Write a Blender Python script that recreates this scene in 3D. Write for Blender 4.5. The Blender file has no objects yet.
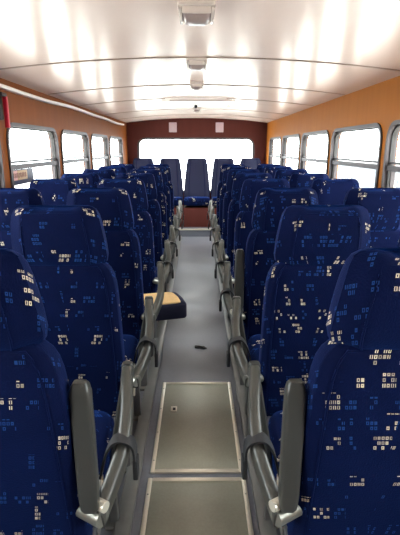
import bpy, bmesh, math, random
from mathutils import Vector, Matrix
random.seed(7)
S = bpy.context.scene
COL = S.collection
PI = math.pi

# ------------------------------------------------------------------ materials
class NT:
    """tiny helper round a material's node tree"""
    def __init__(self, name):
        self.m = bpy.data.materials.new(name); self.m.use_nodes = True
        self.t = self.m.node_tree; self.t.nodes.clear()
        self.out = self.n('ShaderNodeOutputMaterial')
    def n(self, kind, **kw):
        nd = self.t.nodes.new(kind)
        for k, v in kw.items(): setattr(nd, k, v)
        return nd
    def put(self, sock, v):
        if isinstance(v, bpy.types.NodeSocket): self.t.links.new(v, sock)
        else: sock.default_value = v
    def math(self, op, a, b=0.0, c=0.0):
        nd = self.n('ShaderNodeMath', operation=op)
        self.put(nd.inputs[0], a); self.put(nd.inputs[1], b); self.put(nd.inputs[2], c)
        return nd.outputs[0]
    def mix(self, f, a, b):
        nd = self.n('ShaderNodeMix', data_type='RGBA')
        self.put(nd.inputs[0], f); self.put(nd.inputs[6], a); self.put(nd.inputs[7], b)
        return nd.outputs[2]
    def noise(self, scale, detail=3, vec=None, rough=.5):
        nd = self.n('ShaderNodeTexNoise')
        nd.inputs['Scale'].default_value = scale; nd.inputs['Detail'].default_value = detail
        nd.inputs['Roughness'].default_value = rough
        if vec is not None: self.t.links.new(vec, nd.inputs['Vector'])
        return nd.outputs[0]
    def obj(self): return self.n('ShaderNodeTexCoord').outputs['Object']
    def xyz(self, v):
        s = self.n('ShaderNodeSeparateXYZ'); self.t.links.new(v, s.inputs[0]); return s.outputs
    def vec(self, x, y, z=0.0):
        c = self.n('ShaderNodeCombineXYZ')
        for i, q in enumerate((x, y, z)): self.put(c.inputs[i], q)
        return c.outputs[0]
    def bsdf(self, color, rough=.5, metal=0.0, sheen=0.0, sheen_tint=None, bump=None, bs=.1, spec=.5, coat=0, coat_r=.1):
        b = self.n('ShaderNodeBsdfPrincipled')
        self.put(b.inputs['Base Color'], color); self.put(b.inputs['Roughness'], rough)
        self.put(b.inputs['Metallic'], metal); b.inputs['Sheen Weight'].default_value = sheen
        b.inputs['Specular IOR Level'].default_value = spec
        b.inputs['Coat Weight'].default_value = coat; b.inputs['Coat Roughness'].default_value = coat_r
        if sheen_tint: b.inputs['Sheen Tint'].default_value = sheen_tint
        if bump is not None:
            bn = self.n('ShaderNodeBump'); bn.inputs['Strength'].default_value = bs
            bn.inputs['Distance'].default_value = .004
            self.t.links.new(bump, bn.inputs['Height']); self.t.links.new(bn.outputs[0], b.inputs['Normal'])
        self.t.links.new(b.outputs[0], self.out.inputs[0])
        return self.m

def rgb(r, g, b):
    f = lambda c: (c/255/12.92) if c/255 <= .04045 else ((c/255+.055)/1.055)**2.4
    return (f(r), f(g), f(b), 1)

def plain(name, c, rough=.5, metal=0.0, var=.15, scale=12, **kw):
    t = NT(name); n = t.noise(scale, 4, t.obj())
    d = tuple(x*(1-var) for x in c[:3])+(1,); l = tuple(min(1, x*(1+var)) for x in c[:3])+(1,)
    return t.bsdf(t.mix(n, d, l), rough, metal, **kw)

def fabric(name):
    t = NT(name)
    x, y, z = t.xyz(t.obj())
    r = t.n('ShaderNodeObjectInfo').outputs['Random']
    u0 = t.math('ADD', t.math('MULTIPLY_ADD', t.math('MULTIPLY', y, t.math('SIGN', x)), .8, x), t.math('MULTIPLY_ADD', r, 7.3, 20))
    v = t.math('ADD', t.math('MULTIPLY_ADD', y, .6, z), t.math('MULTIPLY_ADD', r, 5.1, 10))
    cu, cv = .052, .050
    vi = t.math('FLOOR', t.math('DIVIDE', v, cv))
    wn = t.n('ShaderNodeTexWhiteNoise', noise_dimensions='1D'); t.put(wn.inputs['W'], vi)
    u = t.math('MULTIPLY_ADD', wn.outputs['Value'], .048, u0)
    ui = t.math('FLOOR', t.math('DIVIDE', u, cu))
    w2 = t.n('ShaderNodeTexWhiteNoise', noise_dimensions='2D'); t.put(w2.inputs['Vector'], t.vec(ui, vi))
    kind, sx, sy = t.xyz(w2.outputs['Color'])
    fu_, fv_ = cu/6, cv/4
    a = t.math('DIVIDE', u, fu_); b = t.math('DIVIDE', v, fv_)
    fu = t.math('ABSOLUTE', t.math('SUBTRACT', t.math('FRACT', a), .5))
    fv = t.math('ABSOLUTE', t.math('SUBTRACT', t.math('FRACT', b), .5))
    w3 = t.n('ShaderNodeTexWhiteNoise', noise_dimensions='2D')
    t.put(w3.inputs['Vector'], t.vec(t.math('FLOOR', a), t.math('FLOOR', b)))
    p1, p2, p3 = t.xyz(w3.outputs['Color'])
    outer = t.math('MULTIPLY', t.math('LESS_THAN', fu, .36), t.math('LESS_THAN', fv, .33))
    inner = t.math('MULTIPLY', t.math('LESS_THAN', fu, .13), t.math('LESS_THAN', fv, t.math('MULTIPLY', p2, .33)))
    glyph = t.math('MULTIPLY', outer, t.math('SUBTRACT', 1, inner))
    # thin out: rows and columns inside the cluster
    cf = t.math('FRACT', t.math('DIVIDE', u, cu)); vf = t.math('FRACT', t.math('DIVIDE', v, cv))
    colm = t.math('LESS_THAN', cf, t.math('MULTIPLY_ADD', sx, .6, .25))
    rowm = t.math('LESS_THAN', vf, t.math('MULTIPLY_ADD', sy, .55, .3))
    pres = t.math('MULTIPLY', t.math('MULTIPLY', colm, rowm), t.math('GREATER_THAN', p1, .42))
    g = t.math('MULTIPLY', glyph, pres)
    cream = t.math('MULTIPLY', g, t.math('GREATER_THAN', kind, .80))
    blue = t.math('MULTIPLY', g, t.math('LESS_THAN', kind, .40))
    lo = t.noise(9, 3, t.obj())
    base = t.mix(lo, (.0011, .0026, .017, 1), (.0022, .0050, .034, 1))
    c = t.mix(t.math('MULTIPLY', blue, .75), base, (.015, .055, .20, 1))
    c = t.mix(t.math('MULTIPLY', cream, t.math('MULTIPLY_ADD', p3, .6, .4)), c, (.72, .60, .43, 1))
    return t.bsdf(c, .85, sheen=.12, sheen_tint=(.03, .19, 1.0, 1), bump=t.noise(260, 2, t.obj()), bs=.25, spec=.06)

def ceiling_mat():
    t = NT('cream_laminate')
    n = t.noise(1.6, 4, t.obj())
    c = t.mix(n, rgb(231, 209, 201), rgb(239, 221, 213))
    return t.bsdf(c, t.math('MULTIPLY_ADD', t.noise(2.3, 3, t.obj()), .10, .16), bump=t.noise(2.2, 1, t.obj()), bs=.35, spec=.55)

def wood_mat(name, a, b):
    t = NT(name)
    x, y, z = t.xyz(t.obj())
    n = t.noise(1.0, 5, t.vec(t.math('MULTIPLY', x, 14), t.math('MULTIPLY', y, 14), t.math('MULTIPLY', z, 1.2)), .6)
    return t.bsdf(t.mix(n, a, b), .6, spec=.12)

def floor_mat():
    t = NT('grey_vinyl')
    n = t.noise(5, 5, t.obj()); m = t.noise(60, 3, t.obj())
    c = t.mix(n, rgb(104, 107, 117), rgb(130, 133, 143)); c = t.mix(t.math('MULTIPLY', m, .35), c, rgb(80, 82, 88))
    return t.bsdf(c, t.math('MULTIPLY_ADD', n, .25, .26), bump=m, bs=.06, spec=.5)

def hatch_mat():
    t = NT('scuffed_hatch_plate')
    n = t.noise(6, 5, t.obj(), .65); m = t.noise(110, 3, t.obj())
    c = t.mix(n, rgb(150, 151, 134), rgb(182, 181, 166)); c = t.mix(t.math('MULTIPLY', m, .35), c, rgb(110, 112, 102))
    return t.bsdf(c, t.math('MULTIPLY_ADD', n, .25, .32), metal=.25, bump=m, bs=.1)

def glass_mat():
    t = NT('clear_glass')
    tr = t.n('ShaderNodeBsdfTransparent'); tr.inputs[0].default_value = (.93, .96, .95, 1)
    gl = t.n('ShaderNodeBsdfGlossy'); gl.inputs['Roughness'].default_value = .02
    mx = t.n('ShaderNodeMixShader'); mx.inputs[0].default_value = .05
    t.t.links.new(tr.outputs[0], mx.inputs[1]); t.t.links.new(gl.outputs[0], mx.inputs[2])
    t.t.links.new(mx.outputs[0], t.out.inputs[0]); return t.m

def cladding_mat():
    t = NT('ribbed_cladding')
    x, y, z = t.xyz(t.obj())
    f = t.math('FRACT', t.math('DIVIDE', z, .13))
    c = t.mix(t.math('LESS_THAN', f, .25), rgb(78, 82, 88), rgb(58, 66, 82))
    return t.bsdf(c, .6)

M = dict(
    fabric=fabric('navy_patterned_moquette'),
    piping=plain('blue_piping', rgb(5, 13, 46), .8, sheen=.1, sheen_tint=(.04, .2, 1, 1), spec=.05),
    plain_navy=plain('plain_navy_cloth', rgb(9, 14, 46), .85, sheen=.05, sheen_tint=(.15, .25, 1, 1)),
    foam=plain('tan_foam', rgb(232, 196, 140), .9, scale=30, var=.2, bump=None),
    grey=plain('grey_plastic', rgb(64, 64, 60), .34, var=.12),
    dgrey=plain('dark_grey_vinyl', rgb(56, 56, 53), .34, var=.15),
    black=plain('black_webbing', rgb(36, 37, 40), .6),
    steel=plain('painted_steel', rgb(112, 114, 116), .4, .5),
    bright=plain('polished_aluminium', rgb(236, 230, 214), .32, .6, var=.08),
    alu=plain('brushed_aluminium', rgb(150, 150, 142), .36, .7),
    frame=plain('window_frame_aluminium', rgb(66, 58, 60), .5, .2),
    rubber=plain('black_rubber', rgb(40, 38, 38), .6),
    ceiling=ceiling_mat(),
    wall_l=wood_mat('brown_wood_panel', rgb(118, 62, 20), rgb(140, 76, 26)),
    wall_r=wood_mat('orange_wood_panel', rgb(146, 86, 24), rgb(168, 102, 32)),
    wall_b=wood_mat('maroon_panel', rgb(78, 38, 34), rgb(92, 46, 40)),
    floor=floor_mat(), hatch=hatch_mat(), glass=glass_mat(), clad=cladding_mat(),
    side=plain('grey_floor_edge', rgb(122, 124, 123), .35, .3, var=.2),
    white=plain('white_plastic', rgb(248, 242, 238), .35, var=.03),
    lens=plain('frosted_lens', rgb(150, 134, 132), .25, var=.05),
    chrome=plain('clear_lamp_rim', rgb(225, 214, 208), .12, .3, var=.05),
    plate=plain('pale_lilac_plate', rgb(190, 170, 178), .5, var=.05),
    red=plain('red_plastic', rgb(196, 24, 52), .4, var=.08),
    ceiling_seam=plain('taupe_joint_strip', rgb(150, 132, 122), .4),
    dark=plain('dark_scrap', rgb(14, 14, 16), .8),
    asphalt=plain('pale_concrete', rgb(205, 202, 196), .9, scale=3),
    pink=plain('sign_pink', rgb(212, 160, 150), .6, var=.05),
    tan=plain('sign_tan', rgb(196, 164, 128), .6, var=.05),
    signdark=plain('sign_slate', rgb(58, 58, 78), .5, var=.05),
    signink=plain('sign_ink', rgb(120, 70, 66), .6, var=.05),
)

# ------------------------------------------------------------------ mesh helpers
def obj(name, bm, mat, parent=None, smooth=True):
    bmesh.ops.recalc_face_normals(bm, faces=bm.faces)
    me = bpy.data.meshes.new(name); bm.to_mesh(me); bm.free()
    if mat: me.materials.append(mat)
    if smooth:
        for p in me.polygons: p.use_smooth = True
        me.set_sharp_from_angle(angle=math.radians(40))
    o = bpy.data.objects.new(name, me); COL.objects.link(o)
    if parent: o.parent = parent
    return o

def thing(name, label, cat, loc=(0, 0, 0), rz=0, group=None):
    o = bpy.data.objects.new(name, None); COL.objects.link(o)
    o.empty_display_size = .1
    o.location = loc; o.rotation_euler = (0, 0, rz)
    return tag(o, label, cat, group)
def tag(o, label, cat, group=None):
    o['label'] = label; o['category'] = cat
    if group: o['group'] = group
    return o
def struct(o):
    o['kind'] = 'structure'; return o

def box(bm, c, s, bev=0, rot=None, seg=2):
    r = bmesh.ops.create_cube(bm, size=1)
    vs = r['verts']
    for v in vs: v.co = Vector((v.co.x*s[0], v.co.y*s[1], v.co.z*s[2]))
    es = list({e for v in vs for e in v.link_edges})
    if bev:
        q = bmesh.ops.bevel(bm, geom=es, offset=bev, segments=seg, affect='EDGES', profile=.5)
        vs = list({v for v in q['verts']} | {v for v in vs if v.is_valid})
    m = Matrix.Translation(c) @ (rot if rot else Matrix())
    for v in vs: v.co = m @ v.co
    return bm
def B(c, s, bev=0, rot=None, seg=2): return box(bmesh.new(), c, s, bev, rot, seg)

def superloft(secs, n=4.0, N=36):
    """secs: (z, yc, half width, half depth); closed solid of rounded-box sections"""
    bm = bmesh.new(); rings = []
    for z, yc, hw, hd in secs:
        ring = []
        for i in range(N):
            a = 2*PI*i/N; c, s = math.cos(a), math.sin(a)
            x = hw*math.copysign(abs(c)**(2/n), c); y = hd*math.copysign(abs(s)**(2/n), s)
            ring.append(bm.verts.new((x, yc+y, z)))
        rings.append(ring)
    for a, b in zip(rings, rings[1:]):
        for i in range(N): bm.faces.new((a[i], a[(i+1) % N], b[(i+1) % N], b[i]))
    bm.faces.new(list(reversed(rings[0]))); bm.faces.new(rings[-1])
    return bm

def sweep(bm, pts, prof, closed=False, up=Vector((0, 0, 1))):
    """sweep a closed 2D profile [(side, up)] along pts"""
    pts = [Vector(p) for p in pts]; n = len(pts); rings = []
    for i, p in enumerate(pts):
        if closed: d = pts[(i+1) % n]-pts[i-1]
        else: d = pts[min(i+1, n-1)]-pts[max(i-1, 0)]
        d.normalize(); u = up if abs(d.dot(up)) < .98 else Vector((0, 1, 0))
        sd = d.cross(u).normalized(); uu = sd.cross(d)
        rings.append([bm.verts.new(p+sd*a+uu*b) for a, b in prof])
    k = len(prof)
    rng = range(n if closed else n-1)
    for i in rng:
        a, b = rings[i], rings[(i+1) % n]
        for j in range(k): bm.faces.new((a[j], a[(j+1) % k], b[(j+1) % k], b[j]))
    if not closed:
        bm.faces.new(list(reversed(rings[0]))); bm.faces.new(rings[-1])
    return bm
def circ(r, k=8): return [(r*math.cos(2*PI*i/k), r*math.sin(2*PI*i/k)) for i in range(k)]
def rrect(w, h, r, k=3):
    out = []
    for cx, cy, a0 in ((w/2-r, h/2-r, 0), (-w/2+r, h/2-r, 90), (-w/2+r, -h/2+r, 180), (w/2-r, -h/2+r, 270)):
        for i in range(k+1):
            a = math.radians(a0+90*i/k); out.append((cx+r*math.cos(a), cy+r*math.sin(a)))
    return out
def tube(bm, pts, r, k=8, closed=False, up=Vector((0, 0, 1))): return sweep(bm, pts, circ(r, k), closed, up)
def T(pts, r, k=8, closed=False): return tube(bmesh.new(), pts, r, k, closed)
def spline(pts, m=6):
    P = [Vector(p) for p in pts]; P = [2*P[0]-P[1]]+P+[2*P[-1]-P[-2]]; out = []
    for i in range(1, len(P)-2):
        for j in range(m):
            t = j/m
            out.append(.5*((2*P[i])+(P[i+1]-P[i-1])*t+(2*P[i-1]-5*P[i]+4*P[i+1]-P[i+2])*t*t+(-P[i-1]+3*P[i]-3*P[i+1]+P[i+2])*t**3))
    out.append(P[-2]); return out

def slab_with_holes(outline, holes, to3d, thick):
    """flat panel with rounded openings; to3d maps (a, b, depth) to a point"""
    bm = bmesh.new(); es = []; loops = []
    for lp in [outline]+holes:
        vs = [bm.verts.new((a, b, 0)) for a, b in lp]
        for i in range(len(vs)): es.append(bm.edges.new((vs[i], vs[(i+1) % len(vs)])))
    bmesh.ops.triangle_fill(bm, use_beauty=True, use_dissolve=False, edges=es)
    # drop triangles that fell inside an opening
    def inside(p, lp):
        c = False
        for i in range(len(lp)):
            (x1, y1), (x2, y2) = lp[i], lp[i-1]
            if (y1 > p.y) != (y2 > p.y) and p.x < (x2-x1)*(p.y-y1)/(y2-y1)+x1: c = not c
        return c
    bad = [f for f in bm.faces if any(inside(f.calc_center_median(), h) for h in holes)]
    if bad: bmesh.ops.delete(bm, geom=bad, context='FACES')
    r = bmesh.ops.extrude_face_region(bm, geom=list(bm.faces))
    for g in r['geom']:
        if isinstance(g, bmesh.types.BMVert): g.co.z = thick
    for v in bm.verts: v.co = Vector(to3d(v.co.x, v.co.y, v.co.z))
    return bm
def rr_loop(a0, a1, b0, b1, r, k=6):
    return [((a0+a1)/2+x, (b0+b1)/2+y) for x, y in rrect(a1-a0, b1-b0, r, k)]

def dup(root):
    r = root.copy(); COL.objects.link(r)
    for ch in list(root.children):
        c = ch.copy(); COL.objects.link(c); c.parent = r
        for g in list(ch.children):
            d = g.copy(); COL.objects.link(d); d.parent = c
    return r

# ------------------------------------------------------------------ room shell
HW = 1.13            # half width inside
Y0, Y1 = -1.6, 7.57  # front wall, rear wall
ZS, ZC = 1.69, 1.76  # ceiling at the sides / in the middle
def cz(x): return ZC-(ZC-ZS)*(abs(x)/HW)**2

# floor: one slab for the setting, the rear platform a step up
fl = struct(obj('floor', B((0, (Y0+Y1)/2, -.05), (2*HW+.1, Y1-Y0+.1, .1)), M['floor'], smooth=False))

# ceiling: panels of laminate curved across, one continuous lining with seams
bm = bmesh.new(); NX = 32
xs = [-HW-.04+i*(2*HW+.08)/NX for i in range(NX+1)]
ys = [Y0, Y1]
lo = [[bm.verts.new((x, y, cz(x))) for x in xs] for y in ys]
hi = [[bm.verts.new((x, y, cz(x)+.05)) for x in xs] for y in ys]
for i in range(NX):
    bm.faces.new((lo[0][i], lo[0][i+1], lo[1][i+1], lo[1][i])); bm.faces.new((hi[0][i], hi[1][i], hi[1][i+1], hi[0][i+1]))
for r in (0, 1):
    for i in range(NX): bm.faces.new((lo[r][i], hi[r][i], hi[r][i+1], lo[r][i+1]))
for k in (0, NX): bm.faces.new((lo[0][k], lo[1][k], hi[1][k], hi[0][k]))
ceil = struct(obj('ceiling', bm, M['ceiling']))

# seams: thin proud joint strips across the lining
for k, y in enumerate((1.33, 2.56, 3.62, 4.55, 5.75, 6.7)):
    pts = [(x, y, cz(x)-.001) for x in [-HW+.01+i*(2*HW-.02)/24 for i in range(25)]]
    struct(obj('trim_%d' % (k+1), sweep(bmesh.new(), pts, rrect(.022, .008, .003)), M['ceiling_seam'] if 'ceiling_seam' in M else M['lens']))

# side walls with rounded window openings
ZT, ZB = 1.44, .70
left_w = [(-.55, .45), (.60, 1.60), (1.70, 2.66), (2.79, 3.77), (3.89, 4.85), (4.99, 5.92), (6.04, 7.04)]
right_w = [(-.55, .45), (.60, 1.60), (1.68, 2.755), (2.85, 3.88), (3.98, 5.01), (5.11, 6.14), (6.24, 7.22)]
def side_wall(name, s, wins, mat):
    holes = [rr_loop(a, b, ZB, ZT, .10) for a, b in wins]
    out = [(Y0-.05, -.02), (Y1+.05, -.02), (Y1+.05, ZS+.03), (Y0-.05, ZS+.03)]
    return struct(obj(name, slab_with_holes(out, holes, lambda a, b, d: (s*(HW+d), a, b), .06), mat, smooth=False))
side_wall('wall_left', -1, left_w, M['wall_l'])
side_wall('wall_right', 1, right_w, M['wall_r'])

wn = [0]
def window(to3d, a0, a1, b0, b1, rail=None, r=.10, slider=None):
    """frame ring, sash rail and pane, as one window of the setting"""
    wn[0] += 1
    def ring(off, d0, d1, w):
        bm = bmesh.new()
        O = rr_loop(a0-off, a1+off, b0-off, b1+off, r+off); I = rr_loop(a0-off+w, a1+off-w, b0-off+w, b1+off-w, max(.02, r+off-w))
        n = len(O); V = [[bm.verts.new(to3d(p[0], p[1], d)) for p in L] for L, d in ((O, d0), (I, d0), (I, d1), (O, d1))]
        for k in range(4):
            A, Bq = V[k], V[(k+1) % 4]
            for i in range(n): bm.faces.new((A[i], A[(i+1) % n], Bq[(i+1) % n], Bq[i]))
        return bm
    w = struct(obj('window_%d' % wn[0], ring(.012, -.010, .05, .024), M['frame']))
    obj('rubber_seal', ring(-.012, .012, .034, .009), M['rubber'], w)
    if rail:
        def bar(aa, ab, ba, bb, da, db):
            bm = bmesh.new(); box(bm, (0, 0, 0), (1, 1, 1))
            for v in bm.verts:
                v.co = Vector(to3d(aa if v.co.x < 0 else ab, ba if v.co.y < 0 else bb, da if v.co.z < 0 else db))
            return bm
        obj('sash_rail', bar(a0+.01, a1-.01, rail-.016, rail+.014, .000, .034), M['frame'], w, smooth=False)
        obj('sash_rail', bar(a0+.02, a1-.02, rail+.022, rail+.036, .012, .034), M['frame'], w, smooth=False)
        for aa in (a0+.055, a1-.07):
            obj('sash_stile', bar(aa, aa+.015, b0+.01, rail-.014, .010, .034), M['frame'], w, smooth=False)
    P = rr_loop(a0-.004, a1+.004, b0-.004, b1+.004, r)
    bm = bmesh.new(); va = [bm.verts.new(to3d(p[0], p[1], .024)) for p in P]; bm.faces.new(va)
    q = bmesh.ops.extrude_face_region(bm, geom=list(bm.faces))
    off = Vector(to3d(0, 0, .028))-Vector(to3d(0, 0, .024))
    for g in q['geom']:
        if isinstance(g, bmesh.types.BMVert): g.co += off
    obj('pane', bm, M['glass'], w, smooth=False)
    return w
for a, b in left_w: window(lambda p, q, d: (-(HW+d), p, q), a, b, ZB, ZT, 1.185)
for a, b in right_w: window(lambda p, q, d: (HW+d, p, q), a, b, ZB, ZT, 1.185)

# rear wall with the wide window
RW = (-.955, .925, .60, 1.455)
def end_wall(name, y, s, hole, mat, rr=.12):
    out = [(-HW-.05, -.02), (HW+.05, -.02), (HW+.05, ZS+.0)]+[(x, cz(x)+.02) for x in [HW*(1-i/12) for i in range(0, 25)]]+[(-HW-.05, ZS)]
    return struct(obj(name, slab_with_holes(out, [rr_loop(*hole, rr)], lambda a, b, d: (a, y+s*d, b), .06), mat, smooth=False))
end_wall('wall_back', Y1, 1, RW, M['wall_b'])
window(lambda p, q, d: (p, Y1+d, q), *RW, None, .12)
# front end, behind the camera: unseen wall, closed without windscreen to darken the seat backs
struct(obj('wall_front', B((0, Y0-.03, .86), (2*HW+.1, .06, 1.84)), M['wall_b'], smooth=False))

# rear platform
pl = struct(obj('trim_7', B((0, (6.72+Y1)/2, .0605), (2*HW-.004, Y1-6.72-.002, .12)), M['floor'], smooth=False))
bm = bmesh.new(); box(bm, (0, 6.712, .112), (2*HW-.01, .022, .026), .006)
struct(obj('trim_8', bm, M['bright']))

# floor edges beside the aisle
for s, xa, nm in ((-1, .232, 'baseboard_left'), (1, .214, 'baseboard_right')):
    bm = bmesh.new()
    box(bm, (s*(xa+.030), 3.15, .010), (.060, 7.1, .020), .006)
    struct(obj(nm, bm, M['side']))

# ------------------------------------------------------------------ floor hatches
def hatch(y0, y1, x0, x1, label, latch=True):
    h = thing('floor_hatch', label, 'floor hatch', ((x0+x1)/2, (y0+y1)/2, 0))
    w, d = x1-x0, y1-y0
    obj('cover_plate', B((0, 0, .0035), (w-.03, d-.03, .007), .001), M['hatch'], h)
    for s in (-1, 1):
        obj('edge_strip', B((s*(w/2-.009), 0, .005), (.018, d, .010), .003), M['bright'], h)
        obj('edge_strip', B((0, s*(d/2-.010), .0055), (w-.036, .020, .011), .003), M['bright'], h)
    if latch:
        l = obj('latch', B((-w/2+.075, d*.13, .009), (.032, .044, .006), .002), M['bright'], h)
        obj('finger_slot', B((-w/2+.077, d*.13-.004, .0125), (.014, .022, .002), .0005), M['rubber'], l)
    for sx in (-1, 1):
        for k in range(4):
            bm = bmesh.new(); bmesh.ops.create_uvsphere(bm, u_segments=8, v_segments=5, radius=.0035)
            for v in bm.verts: v.co = Vector((v.co.x+sx*(w/2-.009), v.co.y+(-.4+.267*k)*d, max(0, v.co.z)*.6+.0098))
            obj('rivet', bm, M['alu'], h)
hatch(1.575, 2.315, -.195, .190, 'grey metal floor hatch with bright trim and a small latch, further up the aisle')
hatch(.62, 1.545, -.200, .195, 'grey metal floor hatch nearest the camera, cut off by the bottom of the photo', False)

# dark scrap on the floor
bm = bmesh.new()
bmesh.ops.create_icosphere(bm, subdivisions=3, radius=1)
for v in bm.verts:
    p = v.co.copy(); k = 1+.25*math.sin(5*p.x+2)*math.cos(4*p.y)
    v.co = Vector((p.x*.040*k+.02, p.y*.020*k-.012*p.x, max(-.002, p.z*.010*k)+.0025))
for v in bm.verts: v.co += Vector((0, 2.79, 0))
o = obj('dark_scrap', bm, M['dark']); tag(o, 'small crumpled black scrap lying alone on the aisle floor', 'litter')

# ------------------------------------------------------------------ ceiling fittings
def lamp(y, w, L, label):
    t = thing('ceiling_lamp', label, 'ceiling light', (0, y, cz(0)), group='ceiling lamps along the middle')
    obj('base', B((0, 0, -.008), (w+.024, L+.02, .016), .006), M['chrome'], t)
    secs = [(-.014, 0, w/2+.004, L/2), (-.030, 0, w/2, L/2-.006), (-.044, 0, w/2-.008, L/2-.018), (-.052, 0, w/2-.02, L/2-.035)]
    obj('lens', superloft(secs[::-1], 5), M['lens'], t)
    for s in (-1, 1):
        obj('side_rim', sweep(bmesh.new(), [(s*(w/2+.004), -L/2, -.018), (s*(w/2+.002), -L/4, -.040), (s*(w/2+.002), L/4, -.040), (s*(w/2+.004), L/2, -.018)], rrect(.010, .014, .003)), M['chrome'], t)
    obj('end_rim', B((0, L/2-.004, -.026), (w-.004, .012, .022), .004), M['chrome'], t)
    obj('end_rim', B((0, -L/2+.004, -.026), (w-.004, .012, .022), .004), M['chrome'], t)
lamp(1.69, .100, .135, 'clear ribbed ceiling lamp nearest the camera, at the top edge of the photo')
lamp(2.63, .088, .135, 'second ceiling lamp from the camera, just behind the first ceiling joint')
lamp(3.50, .078, .135, 'third ceiling lamp from the camera, in front of the roof hatch')
lamp(5.60, .072, .135, 'farthest ceiling lamp, just behind the roof hatch towards the rear wall')
# roof hatch
t = thing('roof_hatch', 'white roof hatch panel with rounded corners and two dark knobs', 'roof hatch', (-.01, 4.85, cz(.1)))
L = rrect(.66, .62, .07, 5)
bm = bmesh.new(); va = [bm.verts.new((x, y, -.030)) for x, y in L]; vb = [bm.verts.new((x*1.03, y*1.03, .004)) for x, y in L]
bm.faces.new(va); bm.faces.new(vb)
for i in range(len(L)): bm.faces.new((va[i], va[(i+1) % len(L)], vb[(i+1) % len(L)], vb[i]))
obj('panel', bm, M['white'], t)
obj('rim', sweep(bmesh.new(), [(x*1.01, y*1.01, -.024) for x, y in L], rrect(.012, .014, .003), True), M['chrome'], t)
for x in (-.045, .045):
    obj('knob', superloft([(-.058, .1, .012, .012), (-.052, .1, .017, .017), (-.034, .1, .017, .017), (-.029, .1, .010, .010)], 2.2, 16), M['black'], t)
    t.children[-1].location.x = x

# small plates on the rear wall
for x, w in ((-.385, 'left'), (.365, 'right')):
    t = thing('speaker_plate', 'small pale square plate on the maroon rear wall, %s one above rear window' % w, 'speaker', (x, Y1, 1.62))
    obj('plate', B((0, -.010, 0), (.125, .020, .15), .006), M['plate'], t)
    obj('grille', B((0, -.0215, 0), (.095, .004, .115), .001), M['plate'], t)

# cable trunking along the left cornice
pts = spline([(-HW+.022, y, 1.640+.006*math.sin(y*1.7)-.004*math.sin(y*4.1)) for y in [-1.4+i*.5 for i in range(18)]], 4)
pts = [p for p in pts if p.y < 7.5]
o = obj('cable_trunking', sweep(bmesh.new(), pts, rrect(.034, .022, .006)), M['white'])
tag(o, 'white cable trunking running the whole length of the left wall under the ceiling', 'cable')

# emergency hammer on the left wall pillar
t = thing('emergency_hammer', 'red emergency hammer in a dark bracket on the left wall pillar', 'hammer', (-HW-.004, 2.73, 1.50))
obj('bracket', B((.012, -.02, .02), (.024, .05, .13), .005), M['rubber'], t)
obj('handle', sweep(bmesh.new(), [(.034, .02, -.085), (.034, .02, -.02), (.034, .022, .06), (.034, .02, .085)], rrect(.026, .022, .006), up=Vector((0, 1, 0))), M['red'], t)
obj('head', B((.034, -.005, .093), (.020, .07, .022), .005), M['rubber'], t)

# notice stuck inside the left window
t = thing('window_sign', 'dark framed notice with pinkish lettered panel on the first full left window', 'sign', (-HW-.022, 2.985, 1.118))
obj('frame', B((0, .02, 0), (.004, .46, .096), .001), M['signdark'], t)
obj('panel', B((.0035, -.125, .012), (.003, .165, .060), .0008), M['pink'], t)
obj('panel', B((.0035, .045, .012), (.003, .165, .060), .0008), M['tan'], t)
bm = bmesh.new(); rr = random.Random(3)
y = -.185
while y < .11:
    w = rr.uniform(.010, .020); box(bm, (.0056, y, .012+rr.uniform(-.002, .002)), (.0012, w*.45, .030)); y += w
    if rr.random() < .4: box(bm, (.0056, y-.012, .022), (.0012, .012, .006))
obj('lettering', bm, M['signink'], t, smooth=False)

# ------------------------------------------------------------------ seats
HEAD_DROP = .008
def ybk(z): return .05-(z-.25)*.205          # reclined centre line of the back (seat faces +Y)
def back_secs():
    hw, hd = .182, .050
    s = []
    for z, f, g in ((.250, .80, .55), (.256, .90, .80), (.272, .965, .95), (.30, .99, 1), (.40, 1, 1), (.55, 1, 1), (.70, 1, 1), (.80, .995, .98),
                    (.845, .98, .95), (.875, .95, .92), (.898, .90, .86), (.914, .83, .76), (.924, .75, .60)):
        s.append((z, ybk(z), hw*f, hd*g))
    return s
def head_secs():
    s = []
    for z, hw, hd in ((.908, .130, .026), (.914, .142, .036), (.926, .153, .045), (.95, .158, .051), (.99, .156, .053), (1.03, .152, .053),
                      (1.065, .147, .050), (1.088, .141, .044), (1.103, .133, .036), (1.113, .121, .024), (1.117, .108, .012)):
        z -= HEAD_DROP*(z-.908)/.2
        s.append((z, ybk(z)+.004, hw, hd))
    return s
def chamfer(bm, secs, fr, slope, ear=0.0, z0=9.0):
    zs = {round(q[0], 5): q for q in secs}
    for v in bm.verts:
        z, yc, hw, hd = zs[round(v.co.z, 5)]
        r = v.co.y-yc; e = max(0, abs(v.co.x)-fr*hw)
        if r < 0: v.co.y = yc+max(r, min(r+.03, -hd+slope*e)) if e else v.co.y
        if ear and z > z0:
            q = min(1, max(0, (abs(v.co.x)-.45*hw)/(.35*hw))); v.co.z += ear*q*q*(3-2*q)*min(1, (z-z0)/.04)
    return bm
def rim(secs, n, side, f=.955, back=True):
    pts = []
    for z, yc, hw, hd in secs:
        y = hd*(1-f**n)**(1/n)
        pts.append((side*hw*f, yc-y if back else yc+y, z))
    return pts
def cushion_bm():
    bm = bmesh.new()
    secs = [(.300, .235, .165, .195), (.304, .235, .180, .212), (.318, .235, .186, .222), (.36, .238, .188, .226), (.39, .238, .187, .225),
            (.408, .236, .180, .216), (.417, .234, .165, .198), (.420, .232, .14, .16)]
    bm = superloft(secs, 6, 40)
    for v in bm.verts: v.co.z += (v.co.y-.2)*.06
    return bm

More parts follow.
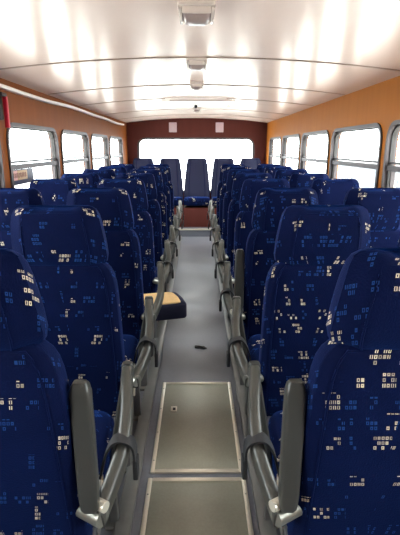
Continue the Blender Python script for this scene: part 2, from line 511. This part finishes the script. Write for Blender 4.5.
def make_seat():
    t = thing('bus_seat', '', 'bus seat')
    b = obj('backrest', chamfer(superloft(back_secs(), 5, 60), back_secs(), .84, .8), M['fabric'], t)
    bs = back_secs()
    L_, R_ = rim(bs, 5, -1, .84), rim(bs, 5, 1, .84)
    top = []
    obj('piping', T(L_[1:-1]+list(reversed(R_[1:-1])), .0030, 6), M['piping'], b)
    obj('seam', T(rim(bs, 5, -1, .70, False)[1:]+list(reversed(rim(bs, 5, 1, .70, False)[1:])), .0032, 6), M['piping'], b)
    h = obj('headrest', chamfer(superloft(head_secs(), 4, 60), head_secs(), .68, .75, .011, 1.05), M['fabric'], t)
    hs = head_secs()
    obj('piping', T(rim(hs, 4, -1, .68)[1:-2]+list(reversed(rim(hs, 4, 1, .68)[1:-2])), .0028, 6), M['piping'], h)
    obj('seat_cushion', cushion_bm(), M['fabric'], t)
    fr = bmesh.new()
    for y in (.09, .36):
        sweep(fr, [(-.19, y, .276), (.19, y, .276)], rrect(.036, .036, .006))
    for x in (-.172, .172):
        sweep(fr, [(x, .05, .286), (x, .42, .290)], rrect(.026, .022, .004))
    obj('seat_frame', fr, M['steel'], t)
    return t

def leg_set(t, side):
    for y0, y1 in ((.09, .03), (.36, .40)):
        bm = bmesh.new()
        sweep(bm, [(side*.165, y0, .262), (side*.165, (y0+y1)/2, .14), (side*.165, y1, .013)], rrect(.034, .030, .006), up=Vector((0, 1, 0)))
        l = obj('leg', bm, M['steel'], t)
        f = B((side*.165, y1, .007), (.055, .075, .013), .004)
        obj('foot_plate', f, M['alu'], l)

def side_arm(t, side):
    """grey arm running forward from the pivot on the aisle side of the back"""
    k = side
    pts = spline([(k*.222, -.045, .44), (k*.236, .03, .455), (k*.258, .12, .505), (k*.258, .22, .56), (k*.246, .31, .60), (k*.240, .375, .612)], 5)
    bm = bmesh.new()
    n = len(pts); rings = []
    sweep(bm, pts, rrect(.036, .052, .013, 3))
    a = obj('armrest', bm, M['grey'], t)
    obj('end_cap', superloft([(.585, .378, .012, .010), (.592, .380, .019, .016), (.630, .380, .020, .018), (.640, .378, .016, .012)], 3, 20), M['dgrey'], a)
    a.children[-1].location.x = k*.240
    # diagonal stay from the arm's tip down to the cushion frame
    obj('stay', T([(k*.232, .345, .585), (k*.205, .30, .42), (k*.192, .27, .285)], .011), M['dgrey'], t)
    # pivot block on the back frame
    bm = bmesh.new(); tube(bm, [(k*.170, -.005, .445), (k*.236, -.045, .445)], .022, 14)
    obj('pivot', bm, M['alu'], t)
    # belt looped over the arm
    bl = sweep(bmesh.new(), spline([(k*.200, .11, .44), (k*.214, .12, .50), (k*.236, .125, .538), (k*.262, .128, .542), (k*.288, .130, .520), (k*.292, .128, .465)], 4),
               [(-.003, -.022), (.003, -.022), (.003, .022), (-.003, .022)], up=Vector((0, 1, 0)))
    bm = bl
    b = obj('seat_belt', bm, M['black'], t)
    obj('buckle', B((k*.293, .128, .452), (.014, .040, .060), .004), M['black'], b)
    obj('anchor', T(spline([(k*.196, .10, .300), (k*.202, .09, .38), (k*.200, .11, .44)], 4), .006), M['bright'], b)

def upright_arm(t, side):
    k = side
    bm = superloft([(.470, 0, .016, .012), (.480, 0, .021, .016), (.52, 0, .0235, .018), (.70, 0, .0235, .019), (.785, 0, .0225, .018), (.804, 0, .019, .015), (.812, 0, .014, .010)], 4.5, 28)
    for v in bm.verts: v.co.y += -.045-(v.co.z-.5)*.02; v.co.x += k*.208
    a = obj('raised_armrest', bm, M['dgrey'], t)
    bm = bmesh.new(); tube(bm, [(k*.165, .0, .478), (k*.245, -.045, .478)], .014, 12)
    obj('hinge_pin', bm, M['bright'], a)

base = make_seat()
# three more kinds made from the plain one
def variant(side, arm, upright, leg_side):
    s = dup(base); leg_set(s, leg_side)
    if arm: side_arm(s, side)
    if upright: upright_arm(s, side)
    return s
K = {'La': variant(1, True, False, 1), 'Lu': variant(1, True, True, 1), 'Ra': variant(-1, True, False, -1), 'Ru': variant(-1, True, True, -1),
     'Lw': variant(1, False, False, -1), 'Rw': variant(-1, False, False, 1)}
used = set()
def place(kind, x, y, label, group, rz=0, z=0):
    s = K[kind] if kind not in used else dup(K[kind])
    used.add(kind); s.location = (x, y, z); s.rotation_euler = (0, 0, rz)
    s['label'] = label; s['category'] = 'bus seat'; s['group'] = group
    return s
ORD = ['first', 'second', 'third', 'fourth', 'fifth', 'sixth', 'seventh', 'eighth']
XLA, XLW, XRA, XRW = -.462, -.872, .422, .845
PITCH = .655
todo = []
for i in range(8):
    y = .93+PITCH*i
    nxt = '' if i else ', closest to the camera'
    w = ORD[i]+' row from camera'
    up = ', armrest raised upright'
    todo += [('Lu' if i == 0 else 'La', XLA, y, 'navy patterned seat left of the aisle, %s%s' % (w, up if i == 0 else ''), 'seats on the left of the aisle', i),
             ('Ru' if i in (0, 2) else 'Ra', XRA, y, 'navy patterned seat right of aisle, %s%s' % (w, up if i in (0, 2) else ''), 'seats on the right of the aisle', i),
             ('Lw', XLW, y, 'navy patterned seat against the left windows, %s' % w, 'seats along the left windows', i),
             ('Rw', XRW, y, 'navy patterned seat against the right windows, %s' % w, 'seats along the right windows', i)]
# originals are consumed first, copies after
seats = [(q, place(*q[:5])) for q in todo]

# third row on the left: its cushion is loose and turned into the aisle
for q, s in seats:
    if q[0] == 'La' and q[5] == 2:
        for ch in list(s.children):
            if ch.name.startswith('seat_cushion') or ch.name.startswith('stay') or ch.name.startswith('seat_belt'): [bpy.data.objects.remove(g) for g in list(ch.children)]; bpy.data.objects.remove(ch)
        yy = q[2]
t = thing('seat_cushion', 'loose navy seat cushion with bare tan foam top, jutting into the aisle from the left', 'seat cushion', (-.295, yy+.255, .350), math.radians(14))
bm = superloft([(0, 0, .20, .110), (.004, 0, .212, .119), (.012, 0, .217, .122), (.082, 0, .217, .122), (.089, 0, .213, .118), (.092, 0, .208, .113)], 14, 64)
for v in bm.verts:
    if v.co.y > 0: v.co.x -= v.co.y*.15
obj('cover', bm, M['plain_navy'], t)
bm = superloft([(.088, 0, .198, .100), (.097, 0, .197, .099), (.101, 0, .192, .095)], 12, 64)
for v in bm.verts:
    if v.co.y > 0: v.co.x -= v.co.y*.15
    v.co.x -= .012; v.co.y -= .005
obj('foam_pad', bm, M['foam'], t)

# rear bench row, facing the camera, on the platform
rear = thing('bus_seat', '', 'bus seat')
def yr(z): return .02-(z-.42)*.12
rs = [(.385, .80, .6, .20), (.39, .92, .85, .20), (.41, .98, 1, .205), (.50, 1, 1, .206), (.65, 1, 1, .198), (.80, 1, 1, .184), (.92, 1, 1, .170), (1.0, .99, .97, .160),
      (1.03, .97, .88, .156), (1.047, .93, .72, .152), (1.056, .86, .5, .15)]
rs = [(.385+(z-.385)*.95, yr(z), f*w, .052*g) for z, f, g, w in rs]
b = obj('backrest', superloft(rs, 5, 60), M['plain_navy'], rear)
for k in (-1, 1): obj('seam', T(rim(rs, 5, k, .62, False)[1:-1], .004, 6), M['piping'], b)
obj('piping', T(rim(rs, 5, -1, .95, False)[1:-1]+list(reversed(rim(rs, 5, 1, .95, False)[1:-1])), .004, 6), M['piping'], b)
cb = cushion_bm()
for v in cb.verts: v.co.x *= 1.10; v.co.z += .02
obj('seat_cushion', cb, M['fabric'], rear)
obj('base_panel', B((0, .23, .148), (.41, .36, .29), .004), M['wall_b'], rear)
RX = [(0, 'centre seat at the aisle end'), (-.425, 'just left of centre'), (.425, 'just right of centre'), (-.85, 'in the left corner'), (.85, 'in the right corner')]
for i, (x, w) in enumerate(RX):
    s = rear if i == 0 else dup(rear)
    s.location = (x, 7.27, .121); s.rotation_euler = (0, 0, PI)
    s['label'] = 'navy seat of last row facing the camera, %s' % w; s['category'] = 'bus seat'; s['group'] = 'seats of the last row'
for ch in list(base.children):
    for g in list(ch.children): bpy.data.objects.remove(g)
    bpy.data.objects.remove(ch)
bpy.data.objects.remove(base)

# ------------------------------------------------------------------ outside
g = struct(obj('ground', B((0, 5, -1.05), (60, 60, .1)), M['asphalt'], smooth=False))
bd = thing('clad_building', 'low ribbed building outside, seen faintly through the right windows', 'building', (4.4, 10.2, -1.0))
obj('wall', B((.3, 0, .94), (.6, 10.4, 1.88)), M['clad'], bd, smooth=False)
obj('roof_edge', B((.25, 0, 1.91), (.8, 10.6, .06), .01), M['frame'], bd)
for yy_ in (-3.2, .4, 3.4):
    f_ = obj('window', B((-.02, yy_, 1.25), (.05, 1.1, .7), .01), M['white'], bd)
    obj('pane', B((-.05, yy_, 1.25), (.02, .98, .58)), M['signdark'], f_)

# ------------------------------------------------------------------ light
W = bpy.data.worlds.new('overcast_sky'); S.world = W; W.use_nodes = True
nt = W.node_tree; bg = nt.nodes['Background']
tc = nt.nodes.new('ShaderNodeTexCoord'); sp = nt.nodes.new('ShaderNodeSeparateXYZ'); rp = nt.nodes.new('ShaderNodeValToRGB')
nt.links.new(tc.outputs['Generated'], sp.inputs[0]); nt.links.new(sp.outputs['Z'], rp.inputs[0])
rp.color_ramp.elements[0].color = (.95, .97, 1.0, 1); rp.color_ramp.elements[1].color = (1, .98, .95, 1)
nt.links.new(rp.outputs[0], bg.inputs['Color']); bg.inputs['Strength'].default_value = 6.0

def portal(loc, rot, sx, sy):
    l = bpy.data.lights.new('window_portal', 'AREA'); l.shape = 'RECTANGLE'; l.size = sx; l.size_y = sy
    l.cycles.is_portal = True
    o = bpy.data.objects.new('window_portal', l); COL.objects.link(o); o.location = loc; o.rotation_euler = rot
ym = (-.55+7.1)/2
portal((-HW-.07, ym, 1.07), (0, -PI/2, 0), .76, 7.8)
portal((HW+.07, ym, 1.07), (0, PI/2, 0), .76, 7.8)
portal((0, Y1+.07, 1.03), (-PI/2, 0, 0), 1.9, .88)

# ------------------------------------------------------------------ camera
f = 450
cam = bpy.data.cameras.new('camera'); co = bpy.data.objects.new('camera', cam); COL.objects.link(co)
cam.sensor_fit = 'HORIZONTAL'; cam.sensor_width = 36; cam.lens = 36*f/400; cam.clip_start = .02
co.location = (0, 0, 1.30)
pitch = math.atan(119.5/f)
co.rotation_euler = (PI/2-pitch, 0, -3/f)
S.camera = co
S.view_settings.view_transform = 'Standard'; S.view_settings.look = 'None'
S.view_settings.gamma = 1; S.view_settings.use_curve_mapping = False
S.view_settings.exposure = 1.5
